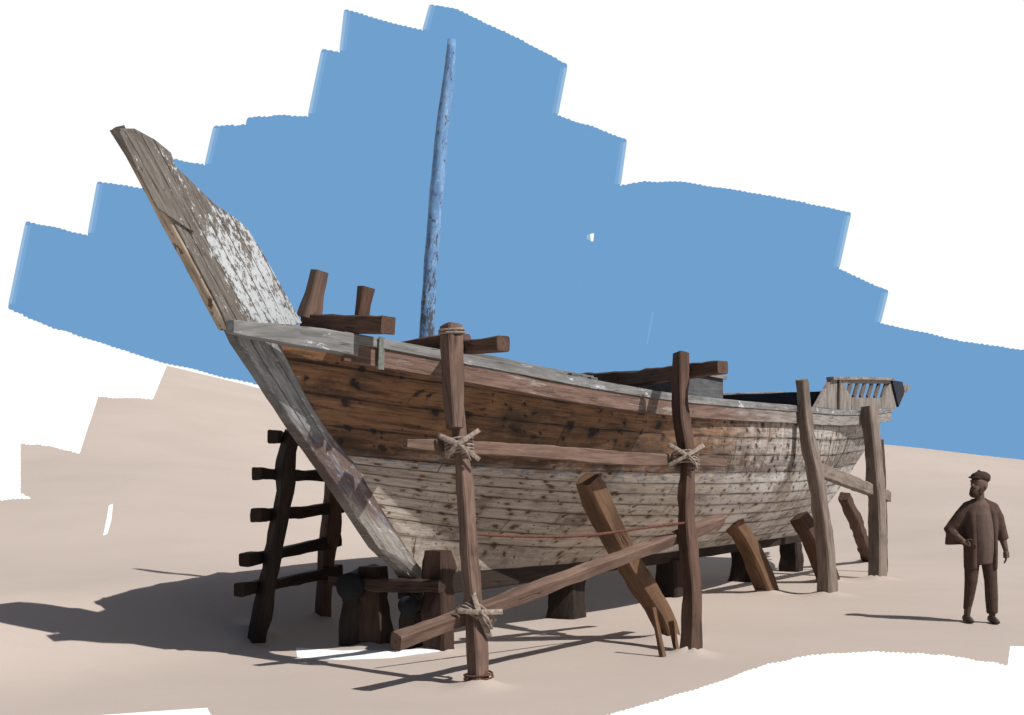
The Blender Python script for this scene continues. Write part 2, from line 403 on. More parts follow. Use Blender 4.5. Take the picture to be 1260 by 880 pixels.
def mat_stem():
    m = NT('bleached_stem_wood'); uv = m.uv(); u, v, _ = m.xy(uv)
    mul = lambda *a: a[0] if len(a) == 1 else m.math('MULTIPLY', a[0], mul(*a[1:]))
    N = lambda sx, sy, det=5, r=.65, off=(0, 0, 0), dist=0: m.noise(m.scale(uv, sx, sy, 1, off), 1.0, det, r, dist)
    uu = m.math('ADD', u, mul(m.math('SUBTRACT', N(2.5, 6, 6, .7), .5), .9))
    g = N(2.6, 20, 8, .72, (0, 0, 0), .4)
    col = m.mix(m.step(g, .3, .7), (.12, .12, .12), (.34, .343, .345))
    col = m.mix(mul(m.step(N(1.5, 5, 6, .7, (5, 2, 0)), .5, .66), .6), col, (.33, .335, .34))
    mid = mul(m.step(uu, 1.05, 1.25), m.math('SUBTRACT', 1, m.step(uu, 1.95, 2.4)))
    col = m.mix(mul(mid, m.step(N(5, 8, 7, .75), .34, .5), .85), col, (.13, .078, .066))
    col = m.mix(mul(mid, m.step(N(7, 10, 7, .78, (3, 3, 0)), .555, .60), .85), col, (.10, .16, .27))
    lo = m.step(uu, 1.75, 2.3)
    col = m.mix(mul(lo, .75), col, m.mix(m.step(g, .3, .7), (.22, .19, .16), (.46, .425, .38)))
    fl = m.step(m.math('ADD', N(6, 11, 8, .8, (1, 7, 0)), mul(lo, .03)), .575, .615)
    col = m.mix(mul(fl, .85), col, (.58, .58, .57))
    col = m.mix(mul(m.step(N(7, 15, 8, .8, (6, 0, 0)), .59, .64), .75), col, (.045, .035, .03))
    col = m.mix(mul(lo, m.step(N(6, 9, 6, .75, (8, 5, 0)), .57, .63), .75), col, (.12, .06, .036))
    fv = m.math('FRACT', m.math('MULTIPLY_ADD', v, 8.0, mul(N(.8, .3, 2), .5)))
    sm = m.math('SUBTRACT', 1, m.step(m.math('MINIMUM', fv, m.math('SUBTRACT', 1, fv)), .01, .06))
    sm = mul(sm, m.math('SUBTRACT', 1, m.step(u, 1.0, 1.7)))
    col = m.mix(mul(sm, .7), col, (.04, .035, .032))
    # ragged dark caulking along the inner edge, worn dark outer edge
    ca = m.step(m.math('ADD', v, mul(m.math('SUBTRACT', N(9, 16, 7, .8), .5), .16)), .365, .395)
    col = m.mix(mul(ca, .75), col, (.042, .03, .024))
    oe = m.math('SUBTRACT', 1, m.step(m.math('ADD', v, mul(m.math('SUBTRACT', N(8, 8, 6, .8), .5), .10)), .012, .03))
    col = m.mix(mul(oe, .6), col, (.05, .042, .036))
    return m.finish(col, .82, m.math('SUBTRACT', m.math('SUBTRACT', g, sm), mul(fl, .3)), .6, .014)
MAT['stem'] = mat_stem()
def mat_mast():
    m = NT('flaking_blue_mast_paint'); uv = m.uv(); ob = m.ob(); _, _, z = m.xy(ob)
    g = m.noise(m.scale(uv, 14, 3), 1.0, 6, .7)
    col = m.mix(m.step(g, .3, .7), (.085, .195, .40), (.19, .345, .56))
    fl = m.noise(m.scale(uv, 22, 8), 1.0, 8, .8)
    lowz = m.math('MULTIPLY', m.math('SUBTRACT', 1, m.step(z, 0.2, 1.7)), .085)
    col = m.mix(m.math('MULTIPLY', m.step(m.noise(m.scale(uv, 30, 12, 1, (5, 2, 0)), 1.0, 6, .8), .57, .61), .7), col, (.46, .54, .60))
    col = m.mix(m.math('MULTIPLY', m.step(m.math('ADD', fl, lowz), .555, .59), .9), col, (.06, .052, .045))
    return m.finish(col, .6, m.math('SUBTRACT', g, fl), .35, .008)
MAT['mast'] = mat_mast()

# ------------------------------------------------------------------ terrain
CREST = [(-900, 430), (0, 436), (150, 438), (200, 448), (310, 474), (420, 505), (600, 535), (1000, 540), (1090, 545), (1260, 566), (1500, 580), (2200, 585)]
Y0T = [(0, 14.5), (380, 15.0), (480, 17.5), (600, 24), (700, 27), (1000, 27.5), (1250, 22), (2200, 22)]
YC = 42.0
MOUND = .55
TH = math.radians(31.0)
SA, CA = math.sin(TH), math.cos(TH)
FXX, FYY = -1.026, 12.0
FEET = [(HC*FX/(v_-HV), u_, r_) for u_, v_, r_ in ((590, 846, .24), (850, 806, .24), (1019, 733, .32), (1080, 713, .32), (824, 787, .30), (947, 730, .30), (1021, 716, .3), (1070, 690, .28), (463, 797, .28), (535, 803, .28), (314, 789, .26), (397, 757, .26))]
FEET = [((u_-630)*y_/FX, y_, r_) for y_, u_, r_ in FEET]
def heap(X, Y):
    h = 0
    for x_, y_, r_ in FEET:
        d = math.hypot(X-x_, Y-y_)/r_
        if d < 1.6:
            an = math.atan2(Y-y_, X-x_)
            h = max(h, .075*math.exp(-d*d*1.6)*(1+.35*noise.noise(Vector((math.cos(an)*1.3+x_*3, math.sin(an)*1.3, 0)))))
    return h
def ground_z(X, Y):
    if Y < 8: return 0.0
    u = 630+FX*X/Y
    zc = HC+(HV-smooth_table(CREST, u, 40))*YC/FX
    y0 = smooth_table(Y0T, u, 90)
    if Y <= YC:
        t = max(0, (Y-y0)/(YC-y0)); k = t**1.22
    else: k = max(0, 1-((Y-YC)/45))
    n = CA*(X-FXX)-SA*(Y-FYY); a = SA*(X-FXX)+CA*(Y-FYY)
    mound = MOUND*sst(1.25, 3.1, -n)*(1-sst(8, 13, a))*(1-sst(9, 16, -n)*.6)
    return mound*(1-min(1, k))+zc*k
def hit(u, v, ymax=YC+6):
    """the point of the terrain seen along this ray"""
    Y = 3.0; last = Y
    while Y < ymax:
        p = P(u, v, Y)
        if p.z <= ground_z(p.x, p.y):
            lo, hi = last, Y
            for _ in range(30):
                mid = (lo+hi)/2; p = P(u, v, mid)
                if p.z <= ground_z(p.x, p.y): hi = mid
                else: lo = mid
            return P(u, v, hi)
        last = Y; Y += .1
    p = P(u, v, ymax); p.z = ground_z(p.x, p.y); return p
def jag(poly, step, amp, closed=True):
    out = []
    n = len(poly)
    for i in range(n if closed else n-1):
        (x0, y0), (x1, y1) = poly[i], poly[(i+1) % n]
        L = math.hypot(x1-x0, y1-y0)
        if not (-60 < x0 < 1320 and -60 < y0 < 940) or L < 2*step:
            out.append((x0, y0)); continue
        nx, ny = (y1-y0)/L, -(x1-x0)/L
        ak = amp*(.25 if abs(y1-y0) > 2*abs(x1-x0) else 1)
        k = int(L/step)
        for j in range(k):
            t = j/k; b = math.sin(t*math.pi)*noise.noise(Vector((x0*.07+t*3, y0*.05, 0)))*ak*1.2
            out.append((lerp(x0, x1, t)+nx*b, lerp(y0, y1, t)+ny*b))
            t2 = (j+.55)/k; a = ak*R.uniform(.4, 1)
            out.append((lerp(x0, x1, t2)+nx*(a+b), lerp(y0, y1, t2)+ny*(a+b)))
    if not closed: out.append(poly[-1])
    return out
def inside(poly, x, y):
    c = False; n = len(poly); j = n-1
    for i in range(n):
        xi, yi = poly[i]; xj, yj = poly[j]
        if (yi > y) != (yj > y) and x < (xj-xi)*(y-yi)/(yj-yi)+xi: c = not c
        j = i
    return c
def cdt(points, polys):
    vs = [Vector(p) for p in points]; es = []
    for poly in polys:
        b = len(vs); vs += [Vector(p) for p in poly]
        es += [(b+i, b+(i+1) % len(poly)) for i in range(len(poly))]
    r = geometry.delaunay_2d_cdt(vs, es, [], 0, 1e-5)
    return r[0], r[2]

sand_px_top = jag([(205, 450), (188, 491), (121, 487), (98, 558), (60, 548), (25, 545), (25, 607), (38, 613), (0, 615)], 5, 1.6, False)
sand_px_bot = jag([(1243, 795), (1240, 818), (1180, 808), (1130, 803), (1075, 801), (1000, 805), (945, 816), (880, 840), (800, 864), (735, 882)], 6, 2.0, False)
sand_poly = []
for u_, v_ in sand_px_top: sand_poly.append(hit(u_, v_).xy)
sand_poly += [hit(-120, 618).xy, hit(-330, 640).xy, P(-330, 860, 9).xy, hit(-100, 892).xy, hit(110, 881).xy, hit(180, 876).xy, hit(255, 871).xy, hit(262, 884).xy, hit(300, 990).xy, hit(650, 990).xy]
for u_, v_ in reversed(sand_px_bot): sand_poly.append(hit(u_, v_).xy)
sand_poly += [hit(1420, 800).xy, hit(1700, 780).xy, Vector(((1900-630)*30/FX, 30)), Vector(((1900-630)*52/FX, 52)), Vector(((1250-630)*52/FX, 52)), Vector(((700-630)*52/FX, 52)), Vector(((330-630)*52/FX, 52)), Vector(((207-630)*52/FX, 52)), Vector(((206-630)*43/FX, 43))]
holes_px = [[(364, 797), (420, 801), (480, 802), (545, 806), (480, 810), (420, 812), (366, 809)], [(134, 622), (139, 620), (137, 640), (132, 657), (127, 659), (131, 640)]]
holes = [[hit(u_, v_).xy for u_, v_ in h] for h in holes_px]
pts = []
Yl = [2.5]
while Yl[-1] < 60: Yl.append(Yl[-1]*1.045)
for i, Y in enumerate(Yl):
    for u_ in range(-900, 2230, 60):
        uu = u_+(30 if i % 2 else 0)
        pts.append(((uu-630)*Y/FX, Y))
for x_, y_, r_ in FEET:
    for q in range(1, 10):
        for k in range(16):
            an = (k+.5*(q % 2))*math.pi/8; pts.append((x_+.003+math.cos(an)*r_*q*.17, y_+math.sin(an)*r_*q*.17))
for x in range(-160, 161, 20):
    for y in range(-80, 161, 20):
        if y < 0 or y > 62 or abs(x) > 1.05*y+4: pts.append((x+.01*y, y))
paper = [(-165, 6.3), (165, 6.3), (165, 165), (-165, 165)]
vs, fs = cdt(pts, [paper]+[[tuple(p) for p in sand_poly]]+[[tuple(p) for p in h] for h in holes])
sp = [tuple(p) for p in sand_poly]; hp = [[tuple(p) for p in h] for h in holes]
for which in ('sand', 'ground'):
    bm = bmesh.new(); cache = {}
    for f in fs:
        c = sum((vs[i] for i in f), Vector((0, 0)))/len(f)
        isand = (inside(sp, c.x, c.y) or c.y < 6.3) and not any(inside(h, c.x, c.y) for h in hp)  # unseen strip around and behind camera added as sand to cut white bounce light
        if isand != (which == 'sand'): continue
        for i in f:
            if i not in cache: cache[i] = bm.verts.new((vs[i].x, vs[i].y, ground_z(vs[i].x, vs[i].y)+heap(vs[i].x, vs[i].y)))
        try: bm.faces.new([cache[i] for i in f])
        except ValueError: pass
    bmesh.ops.recalc_face_normals(bm, faces=bm.faces)
    if sum(f.normal.z for f in bm.faces) < 0: bmesh.ops.reverse_faces(bm, faces=bm.faces)
    o = mk(which, bm, MAT[which], origin=(0, 0, 0), smooth=True)
    tag(o, 'pale pinkish sand with stepped brush-like edges under and behind the boat' if which == 'sand' else 'plain white ground around the sand', which, kind='structure')

# ------------------------------------------------------------------ sky backdrop: a wide curved wall 150 m out
SR = 150.0
def on_sky(u, v):
    k = (u-630)/FX
    A = 1+k*k; B = -30; C = 225-SR*SR
    Y = (-B+math.sqrt(B*B-4*A*C))/(2*A)
    return P(u, v, Y)
blue_px = [(10, 379), (32, 273), (108, 290), (120, 224), (178, 233), (214, 196), (252, 204), (263, 156), (302, 154), (304, 146), (340, 142), (379, 144), (396, 61), (418, 65), (424, 12), (520, 38), (529, 6), (560, 11), (640, 49), (698, 80), (686, 142), (771, 172), (763, 229), (790, 224), (840, 224), (950, 242), (1047, 262), (1032, 331), (1093, 358), (1083, 398), (1180, 420), (1262, 432), (1500, 470), (1500, 700), (900, 700), (640, 600), (480, 530), (342, 480), (310, 471), (200, 446), (100, 414), (45, 395)]
blue = jag(blue_px, 6, 1.7)
strips = []
for (a, b) in (((10, 379), (32, 273)), ((108, 290), (120, 224)), ((252, 204), (263, 156)), ((379, 144), (396, 61)), ((418, 65), (424, 12)), ((520, 38), (529, 6)), ((698, 80), (686, 142)), ((771, 172), (763, 229)), ((1047, 262), (1032, 331)), ((1093, 358), (1083, 398))):
    sgn = 1 if a[0] < 600 else -1
    for k, (o0, o1) in enumerate(((-.8, 3.2), (3.2, 7.5))):
        i0, i1 = .05, .96
        strips.append(('sky_1' if k == 0 else 'sky_2', [(lerp(a[0], b[0], i0)+sgn*o0, lerp(a[1], b[1], i0)), (lerp(a[0], b[0], i1)+sgn*o0, lerp(a[1], b[1], i1)), (lerp(a[0], b[0], i1)+sgn*o1, lerp(a[1], b[1], i1)), (lerp(a[0], b[0], i0)+sgn*o1, lerp(a[1], b[1], i0))]))
flecks = [('sky_w', [(726, 288), (731, 287), (730, 297), (727, 297)]), ('sky_1', [(722, 289), (725.5, 288.5), (726, 296), (722, 294)]), ('sky_2', [(802, 384), (805, 384), (797, 424), (795, 424)])]
pts = [(u_, v_) for u_ in range(-2030, 3371, 90) for v_ in range(-733, 731, 133)]
vs, fs = cdt(pts, [blue]+[s[1] for s in strips]+[s[1] for s in flecks])
bm = bmesh.new(); bv = [bm.verts.new(on_sky(p.x, p.y)) for p in vs]
mats = ['sky_w', 'sky_b', 'sky_1', 'sky_2']
for f in fs:
    c = sum((vs[i] for i in f), Vector((0, 0)))/len(f)
    k = 'sky_b' if inside(blue, c.x, c.y) else 'sky_w'
    for nm, pl in strips+flecks:
        if inside(pl, c.x, c.y): k = nm
    bf = bm.faces.new([bv[i] for i in f]); bf.material_index = mats.index(k)
tag(mk('sky', bm, [MAT[k] for k in mats], origin=(0, 15, 0)), 'white sky with a stepped patch of brushed blue', 'sky', kind='structure')

# ------------------------------------------------------------------ boat frame
TH = math.radians(31.0)
SA, CA = math.sin(TH), math.cos(TH)
FXX, FYY = -1.026, 12.0
AX = Vector((SA, CA, 0)); NX = Vector((CA, -SA, 0))       # aft along the keel; out to port
def B(a, n, z): return Vector((FXX+SA*a+CA*n, FYY+CA*a-SA*n, z))
def on_plane(u, v, n):
    """(a, z) of the pixel on the fore-and-aft plane n"""
    k = (u-630)/FX
    a = (k*(FYY-SA*n)-FXX-CA*n)/(SA-k*CA)
    return a, HC+(HV-v)*(FYY+CA*a-SA*n)/FX
def BP(u, v, n):
    a, z = on_plane(u, v, n); return B(a, n, z)
ZK = .62
RAILN = [(-2.5, .09), (-2.2, .21), (-1.8, .385), (-1.4, .575), (-1, .78), (-.5, 1.02), (0, 1.22), (1, 1.40), (2, 1.51), (4, 1.60), (7, 1.60), (10, 1.46), (12, 1.27), (14.3, 1.02)]
def rail_n(a): return smooth_table(RAILN, a, .4) if a > -1.9 else table(RAILN, a)
# sheer height fitted to the rail's line in the picture
SHEER = []
for (u_, v_) in ((290, 388), (330, 394), (370, 400), (435, 411), (480, 419), (530, 430), (620, 449), (700, 464), (765, 476), (830, 486), (900, 493), (960, 498), (1030, 505), (1060, 505), (1085, 503), (1105, 501)):
    best = min(((abs(630+FX*B(a/50, rail_n(a/50), 0).x/B(a/50, rail_n(a/50), 0).y-u_), a/50) for a in range(-124, 740)))
    a = best[1]; y = B(a, rail_n(a), 0).y
    SHEER.append((a, HC+(HV-v_)*y/FX))
SHEER.sort()
def sheer(a): return smooth_table(SHEER, a, .7)
RAB = sorted(tuple(reversed(on_plane(u_, v_, .08))) for u_, v_ in ((330, 405), (337, 422), (376, 492), (422, 561), (461, 631), (507, 708)))   # (z, a)
def rab_a(z): return table(RAB, z)
def stern_a(z): return table([(ZK, 12.0), (1.1, 12.45), (1.6, 13.0), (2.3, 13.75), (3.1, 14.4)], z)
ARS, ARE = -2.38, stern_a(3.0)
def hull_pt(s, t, side=1):
    fb = .555*(t/.58)**.42 if t < .58 else .555+.445*(t-.58)/.42
    a0 = rab_a(ZK+.06+(sheer(-2.0)-ZK-.06)*fb); a1 = stern_a(ZK+(sheer(14)-ZK)*t)
    a = lerp(a0, a1, s)
    w0 = (1-s)**3.6
    zf = lerp(t**1.08, fb, w0)
    z = ZK+.06*w0+(sheer(a)-ZK-.06*w0)*zf
    ar = lerp(ARS, ARE, s)
    b = rail_n(ar)
    wb = 1-sst(.02, .42, s); ws = sst(.62, 1.0, s)
    mid = 1-(1-t)**3.0
    bow = t**.80*.9+.1*t
    st = lerp(t**.9, t, .3)
    sh = lerp(mid, bow, wb); sh = lerp(sh, st, ws)
    n = .075+(b-.075)*sh*sst(-.12, .10, s)**.0
    if s < .12: n = .075+(rail_n(ar)-.075)*sh
    n += .010*(noise.noise(Vector((a*1.3, z*5, side*3)))+.5*noise.noise(Vector((a*3.1, z*14, side*3))))*sst(0, .05, s)*sst(0, .1, t)
    return B(a, side*n, z), a
def strake(t): return t/.58*8 if t < .58 else 8+(t-.58)/.42*4
boat = thing('wooden_boat', 'old wooden dhow with tall whitewashed prow and nail-studded planks, propped up on timbers', 'boat', B(5, 0, 0))
NS, NTT = 110, 48
bm = bmesh.new(); uvl = bm.loops.layers.uv.verify()
for side in (1, -1):
    grid = []
    for i in range(NS+1):
        s = (i/NS)**1.35; row = []
        for j in range(NTT+1):
            p, a = hull_pt(s, j/NTT, side); row.append((bm.verts.new(p), a, strake(j/NTT)))
        grid.append(row)
    for i in range(NS):
        for j in range(NTT):
            q = (grid[i][j], grid[i+1][j], grid[i+1][j+1], grid[i][j+1])
            f = bm.faces.new([x[0] for x in (q if side == 1 else q[::-1])])
            for lp, x in zip(f.loops, (q if side == 1 else q[::-1])): lp[uvl].uv = (x[1]+(0 if side == 1 else 40), x[2])
mk('hull', bm, MAT['hull'], boat, smooth=True)
# stern closing board and deck
bm = bmesh.new(); uvl = bm.loops.layers.uv.verify()
prev = None
for j in range(NTT+1):
    p, q = hull_pt(1, j/NTT, 1)[0], hull_pt(1, j/NTT, -1)[0]
    cur = (bm.verts.new(p+AX*.02), bm.verts.new(q+AX*.02))
    if prev:
        f = bm.faces.new((prev[0], cur[0], cur[1], prev[1]))
        for lp in f.loops: lp[uvl].uv = ((lp.vert.co-p).dot(NX), lp.vert.co.z*1.0)
    prev = cur
mk('transom', bm, MAT['stern'], boat)
bm = bmesh.new(); uvl = bm.loops.layers.uv.verify(); prev = None
for i in range(81):
    s = i/80; p, a = hull_pt(s, .87, 1); q, _ = hull_pt(s, .87, -1)
    cur = (bm.verts.new(p), bm.verts.new(q))
    if prev:
        f = bm.faces.new((prev[0], prev[1], cur[1], cur[0]))
        for lp in f.loops: lp[uvl].uv = ((lp.vert.co-B(0, 0, 0)).dot(NX), (lp.vert.co-B(0, 0, 0)).dot(AX))
    prev = cur
bmesh.ops.recalc_face_normals(bm, faces=bm.faces)
mk('deck', bm, MAT['deck'], boat)
# keel and sternpost
beam('keel', [B(-.02, 0, ZK-.01), B(4, 0, ZK-.02), B(8, 0, ZK-.02), B(12.1, 0, ZK-.01)], (.22, .17), MAT['black'], boat, ch=.12, seg=.3)
beam('sternpost', [B(stern_a(z)+.03, 0, z) for z in (ZK, 1.1, 1.6, 2.3, 2.9)], (.16, .18), MAT['stern'], boat, ref=NX, ch=.12)
# stem: two-faced plank assembly from forefoot to rail
stem_out = [(270, 396), (283, 422), (318, 474), (353, 527), (380, 564), (407, 602), (453, 672), (497, 712)]
stem_in = [(352, 400), (361, 440), (392, 500), (418, 545), (447, 600), (480, 652), (512, 700), (528, 716)]
bm = bmesh.new(); uvl = bm.loops.layers.uv.verify(); prev = None; L = 0; lastp = None
so = [on_plane(u_, v_, -.03) for u_, v_ in stem_out]; si = [on_plane(u_, v_, .07) for u_, v_ in stem_in]
fine = []
for i in range(len(so)-1):
    for k in range(4):
        t = k/4; fine.append(((lerp(so[i][0], so[i+1][0], t), lerp(so[i][1], so[i+1][1], t)), (lerp(si[i][0], si[i+1][0], t), lerp(si[i][1], si[i+1][1], t))))
fine.append((so[-1], si[-1]))
for (ao, zo), (ai, zi) in fine:
    if lastp is not None: L += math.hypot(ao-lastp[0], zo-lastp[1])
    lastp = (ao, zo)
    wv = noise.noise(Vector((L*6, 0, 3)))*.012
    ring = []
    for fr, hn in ((0, .035), (.06, .06), (.35, .10), (.93, .135), (1, .128)):
        ring.append((B(lerp(ao, ai, fr)+wv*(1-fr), hn, lerp(zo, zi, fr)), fr))
    full = [(bm.verts.new(p), fr) for p, fr in ring]
    full += [(bm.verts.new(p-NX*2*((p-B(0, 0, 0)).dot(NX))), fr) for p, fr in reversed(ring)]
    if prev:
        n = len(full)
        for q in range(n):
            q2 = (q+1) % n
            f = bm.faces.new((prev[0][q][0], prev[0][q2][0], full[q2][0], full[q][0]))
            wq = .42
            for lp, (l_, fr) in zip(f.loops, ((prev[1], prev[0][q][1]), (prev[1], prev[0][q2][1]), (L, full[q2][1]), (L, full[q][1]))): lp[uvl].uv = (l_, fr*wq)
    else: bm.faces.new([x[0] for x in full])
    prev = (full, L)
bm.faces.new([x[0] for x in prev[0]])
bmesh.ops.recalc_face_normals(bm, faces=bm.faces)
mk('stem', bm, MAT['stem'], boat)
# tall prow board
def prow_pts(px, n): return [BP(u_, v_, n) for u_, v_ in px]
edge_dir = (BP(143, 157, .06)-BP(275, 398, .06)).normalized()
org = BP(275, 398, .06)
bm = bmesh.new()
plate(bm, prow_pts([(146, 158), (166, 158), (190, 171), (210, 187), (215, 203), (238, 225), (265, 251), (290, 268), (304, 280), (322, 308), (345, 350), (372, 398), (340, 406), (282, 406), (272, 383), (238, 318), (205, 258), (176, 206)], .06), NX, .10, edge_dir, org)
prow = mk('prow_board', bm, MAT['prow'], boat)
bm = bmesh.new()
plate(bm, prow_pts([(147, 161), (176, 166), (199, 196), (220, 237), (239, 286), (228, 279), (194, 256), (168, 206)], .078), NX, .016, edge_dir, org, bev=.002)
mk('cover_plank', bm, MAT['prow'], prow)
beam('cutwater_strip', [BP(145, 157, 0), BP(197, 256, 0), BP(232, 321, 0), BP(276, 404, 0)], (.05, .095), MAT['prow_edge'], prow, ref=Vector((AX.x, AX.y, .6)), rough=.004)
# gunwale pieces (both sides)
def rail_line(a0, a1, dn, dz, side=1, k=40):
    return [B(lerp(a0, a1, i/k), side*(rail_n(lerp(a0, a1, i/k))+dn), sheer(lerp(a0, a1, i/k))+dz) for i in range(k+1)]
for side in (1, -1):
    beam('rail_cap', rail_line(-1.6, 14.35, -.01, -.042, side), (.085, .17), MAT['rail'], boat, ch=.10, rough=.004, seg=.25)
    beam('wale', rail_line(-1.6, 14.3, .022, -.165, side), (.158, .075), MAT['wale'], boat, ch=.08, rough=.003, seg=.25)
    bowr = [B(a, side*(max(.13, rail_n(a))+.03), sheer(a)-.095) for a in ((-2.58, -2.4, -2.15, -1.9, -1.7, -1.5) if side == 1 else (-1.52, -1.5, -1.48, -1.46, -1.44, -1.42))]
    beam('bow_rail', bowr, [(.10, .08), (.125, .10), (.15, .12), (.17, .12), (.18, .12), (.185, .12)], MAT['rail'], boat, ch=.14, rough=.007, seg=.1)
# lashing strap on the bow rail
beam('strap', [B(-1.33, rail_n(-1.33)+.092, sheer(-1.33)+.006), B(-1.33, rail_n(-1.33)+.080, sheer(-1.33)-.27)], (.012, .075), MAT['iron'], boat, ref=NX, rough=.002)
# bitts on the foredeck
bt = beam('bitt_beam', [P(377, 397, 10.75), P(430, 399, 10.5), P(478, 400, 10.25)], (.145, .17), MAT['post_dk'], boat, ch=.15, rough=.01)
beam('bitt_post', [P(379, 392, 10.72), P(387, 362, 10.72), P(394, 334, 10.72)], [(.17, .16), (.15, .14), (.14, .13)], MAT['post'], bt, ref=Vector((.6, -.8, 0)), rough=.012)
beam('bitt_post', [P(444, 392, 10.42), P(447, 374, 10.42), P(451, 354, 10.42)], [(.10, .10), (.11, .10), (.12, .11)], MAT['post_dk'], bt, ref=Vector((.6, -.8, 0)), rough=.012)
# mast
beam('mast', [P(524, 450, 12.27), P(526, 398, 12.27), P(532, 300, 12.27), P(543, 170, 12.27), P(552, 95, 12.27), P(556, 49, 12.27)], [(.15, .15), (.148, .148), (.14, .14), (.13, .13), (.11, .11), (.085, .085)], MAT['mast'], boat, sides=20, rough=.005, ref=Vector((1, 0, 0)))
# cleats on the rail cap
for a in (.95, 1.28):
    beam('cleat', [B(a-.07, rail_n(a)-.06, sheer(a)+.025), B(a+.07, rail_n(a)-.06, sheer(a)+.025)], (.05, .05), MAT['hatch'], boat, rough=.003, seg=.05)
# inner plank (second rail seen above the cap amidships)
beam('rail_plank', [B(a, rail_n(a)-.16, sheer(a)+.035) for a in (-.55, 0, .5, 1.0, 1.42)], (.09, .05), MAT['rail'], boat, ch=.1, rough=.003)
# hatch housing amidships, poop beam
def boxpart(name, a0, a1, n0, n1, z0, z1, mat, parent, **kw):
    bm = bmesh.new()
    timber(bm, [B(a0, (n0+n1)/2, (z0+z1)/2), B(a1, (n0+n1)/2, (z0+z1)/2)], (z1-z0, abs(n1-n0)), ch=.02, rough=.003, seg=.3)
    bmesh.ops.recalc_face_normals(bm, faces=bm.faces)
    return mk(name, bm, mat, parent)
ht = boxpart('hatch', 4.9, 6.3, -.1, .80, 2.35, 3.02, MAT['hatch'], boat)
boxpart('hatch_lid', 4.86, 6.34, -.14, .84, 3.021, 3.065, MAT['stern'], ht)
beam('poop_beam', [B(9.3, -1.2, 2.80), B(9.3, 1.30, 2.80)], (.42, .12), MAT['navy'], boat, ch=.05, rough=.004)
# stern bulwark with slatted opening, on the port quarter, and open rail on the other
def bul_n(a): return rail_n(a)+.005
def SB(u, v):
    """point of the port quarter bulwark seen at this pixel"""
    lo = min(((abs(630+FX*B(a/40, bul_n(a/40), 0).x/B(a/40, bul_n(a/40), 0).y-u), a/40) for a in range(260, 660)))[1]
    p = B(lo, bul_n(lo), 0); p.z = HC+(HV-v)*p.y/FX; return p
bul = None
bm = bmesh.new()
pn = (NX-AX*.1).normalized()
def quad(px, th=.06): plate(bm, [SB(*q) for q in px], pn, th, AX, SB(1010, 500), bev=.004)
quad([(1004, 501), (1022, 468), (1031, 467), (1031, 504)])
quad([(1031.5, 467), (1040, 467), (1041, 478), (1048, 489), (1048, 505), (1031.5, 504)])
quad([(1048.5, 489), (1085, 490), (1085, 505), (1048.5, 505)])
quad([(1085.5, 490), (1096, 470), (1103, 503), (1085.5, 505)])
quad([(1040.5, 467), (1096, 467), (1096, 472), (1040.5, 472)])
bul = mk('stern_bulwark', bm, MAT['stern'], boat)
for i in range(6):
    u0 = 1043+i*8.6
    beam('slat', [SB(u0+.5, 490.5)-NX*.03, SB(u0+6.5, 471)-NX*.03], (.035, .125), MAT['slat'], bul, ref=NX, rough=.003)
for px in ((1031, 486),):
    beam('stanchion', [SB(1030, 504)+NX*.02, SB(1030.5, 467)+NX*.02], (.05, .05), MAT['slat'], bul, ref=NX, rough=.003)
beam('bulwark_rail', [SB(1021, 466), SB(1060, 465.5), SB(1097, 467)], (.05, .11), MAT['stern'], bul, ch=.1, rough=.003, seg=.2)
bm = bmesh.new(); plate(bm, [SB(1095.5, 468)+NX*.04, SB(1108, 470)+NX*.04, SB(1111, 482)+NX*.04, SB(1103.5, 501)+NX*.04], pn, .05, AX)
mk('stern_board', bm, MAT['navy'], boat)
bm = bmesh.new(); plate(bm, [SB(1110, 473), SB(1122, 474), SB(1111, 489)], pn, .08, AX)
mk('stern_bracket', bm, MAT['stern'], boat)
beam('bulwark_rail', [B(a, -bul_n(a), sheer(a)+.36) for a in (11.6, 12.6, 14.3)], (.05, .1), MAT['stern'], boat, rough=.003)
for a in (11.65, 12.9, 14.25):
    beam('stanchion', [B(a, -bul_n(a), sheer(a)-.1), B(a, -bul_n(a), sheer(a)+.335)], (.06, .06), MAT['slat'], boat, ref=NX, rough=.003)

# ------------------------------------------------------------------ supports around the boat
def gp(u, v):
    return P(u, v, HC*FX/(v-HV))
D45 = Vector((.60, -.80, 0))
GP = 'upright posts around the boat'
def lash(parent, c, ax, rad, n=3, mat='rope', knot=True, r=.013):
    bm = bmesh.new()
    coil(bm, c, ax, rad, n, .03, r)
    t = ax.normalized(); x = Vector((0, -1, 0))-Vector((0, -1, 0)).dot(t)*t; x.normalize(); y = t.cross(x)
    for sg in (1, -1):
        e1, e2 = R.uniform(.10, .19), R.uniform(.10, .19); w1, w2 = R.uniform(.07, .15), R.uniform(.07, .15)
        timber(bm, [c+x*rad*.75+(t*w1+y*sg*e1), c+x*rad*(1.16+.05*sg), c+x*rad*.75-(t*w2+y*sg*e2)], (.012, .042), ref=x, rough=.004, seg=.04, ch=.3)
    if knot:
        rope_path(bm, [c+x*rad*1.25, c+x*(rad*1.35)+Vector((.06, 0, -.05)), c+x*rad*1.1+Vector((.10, 0, -.13))], r)
    return mk('rope_lashing', bm, MAT[mat], parent, smooth=True)

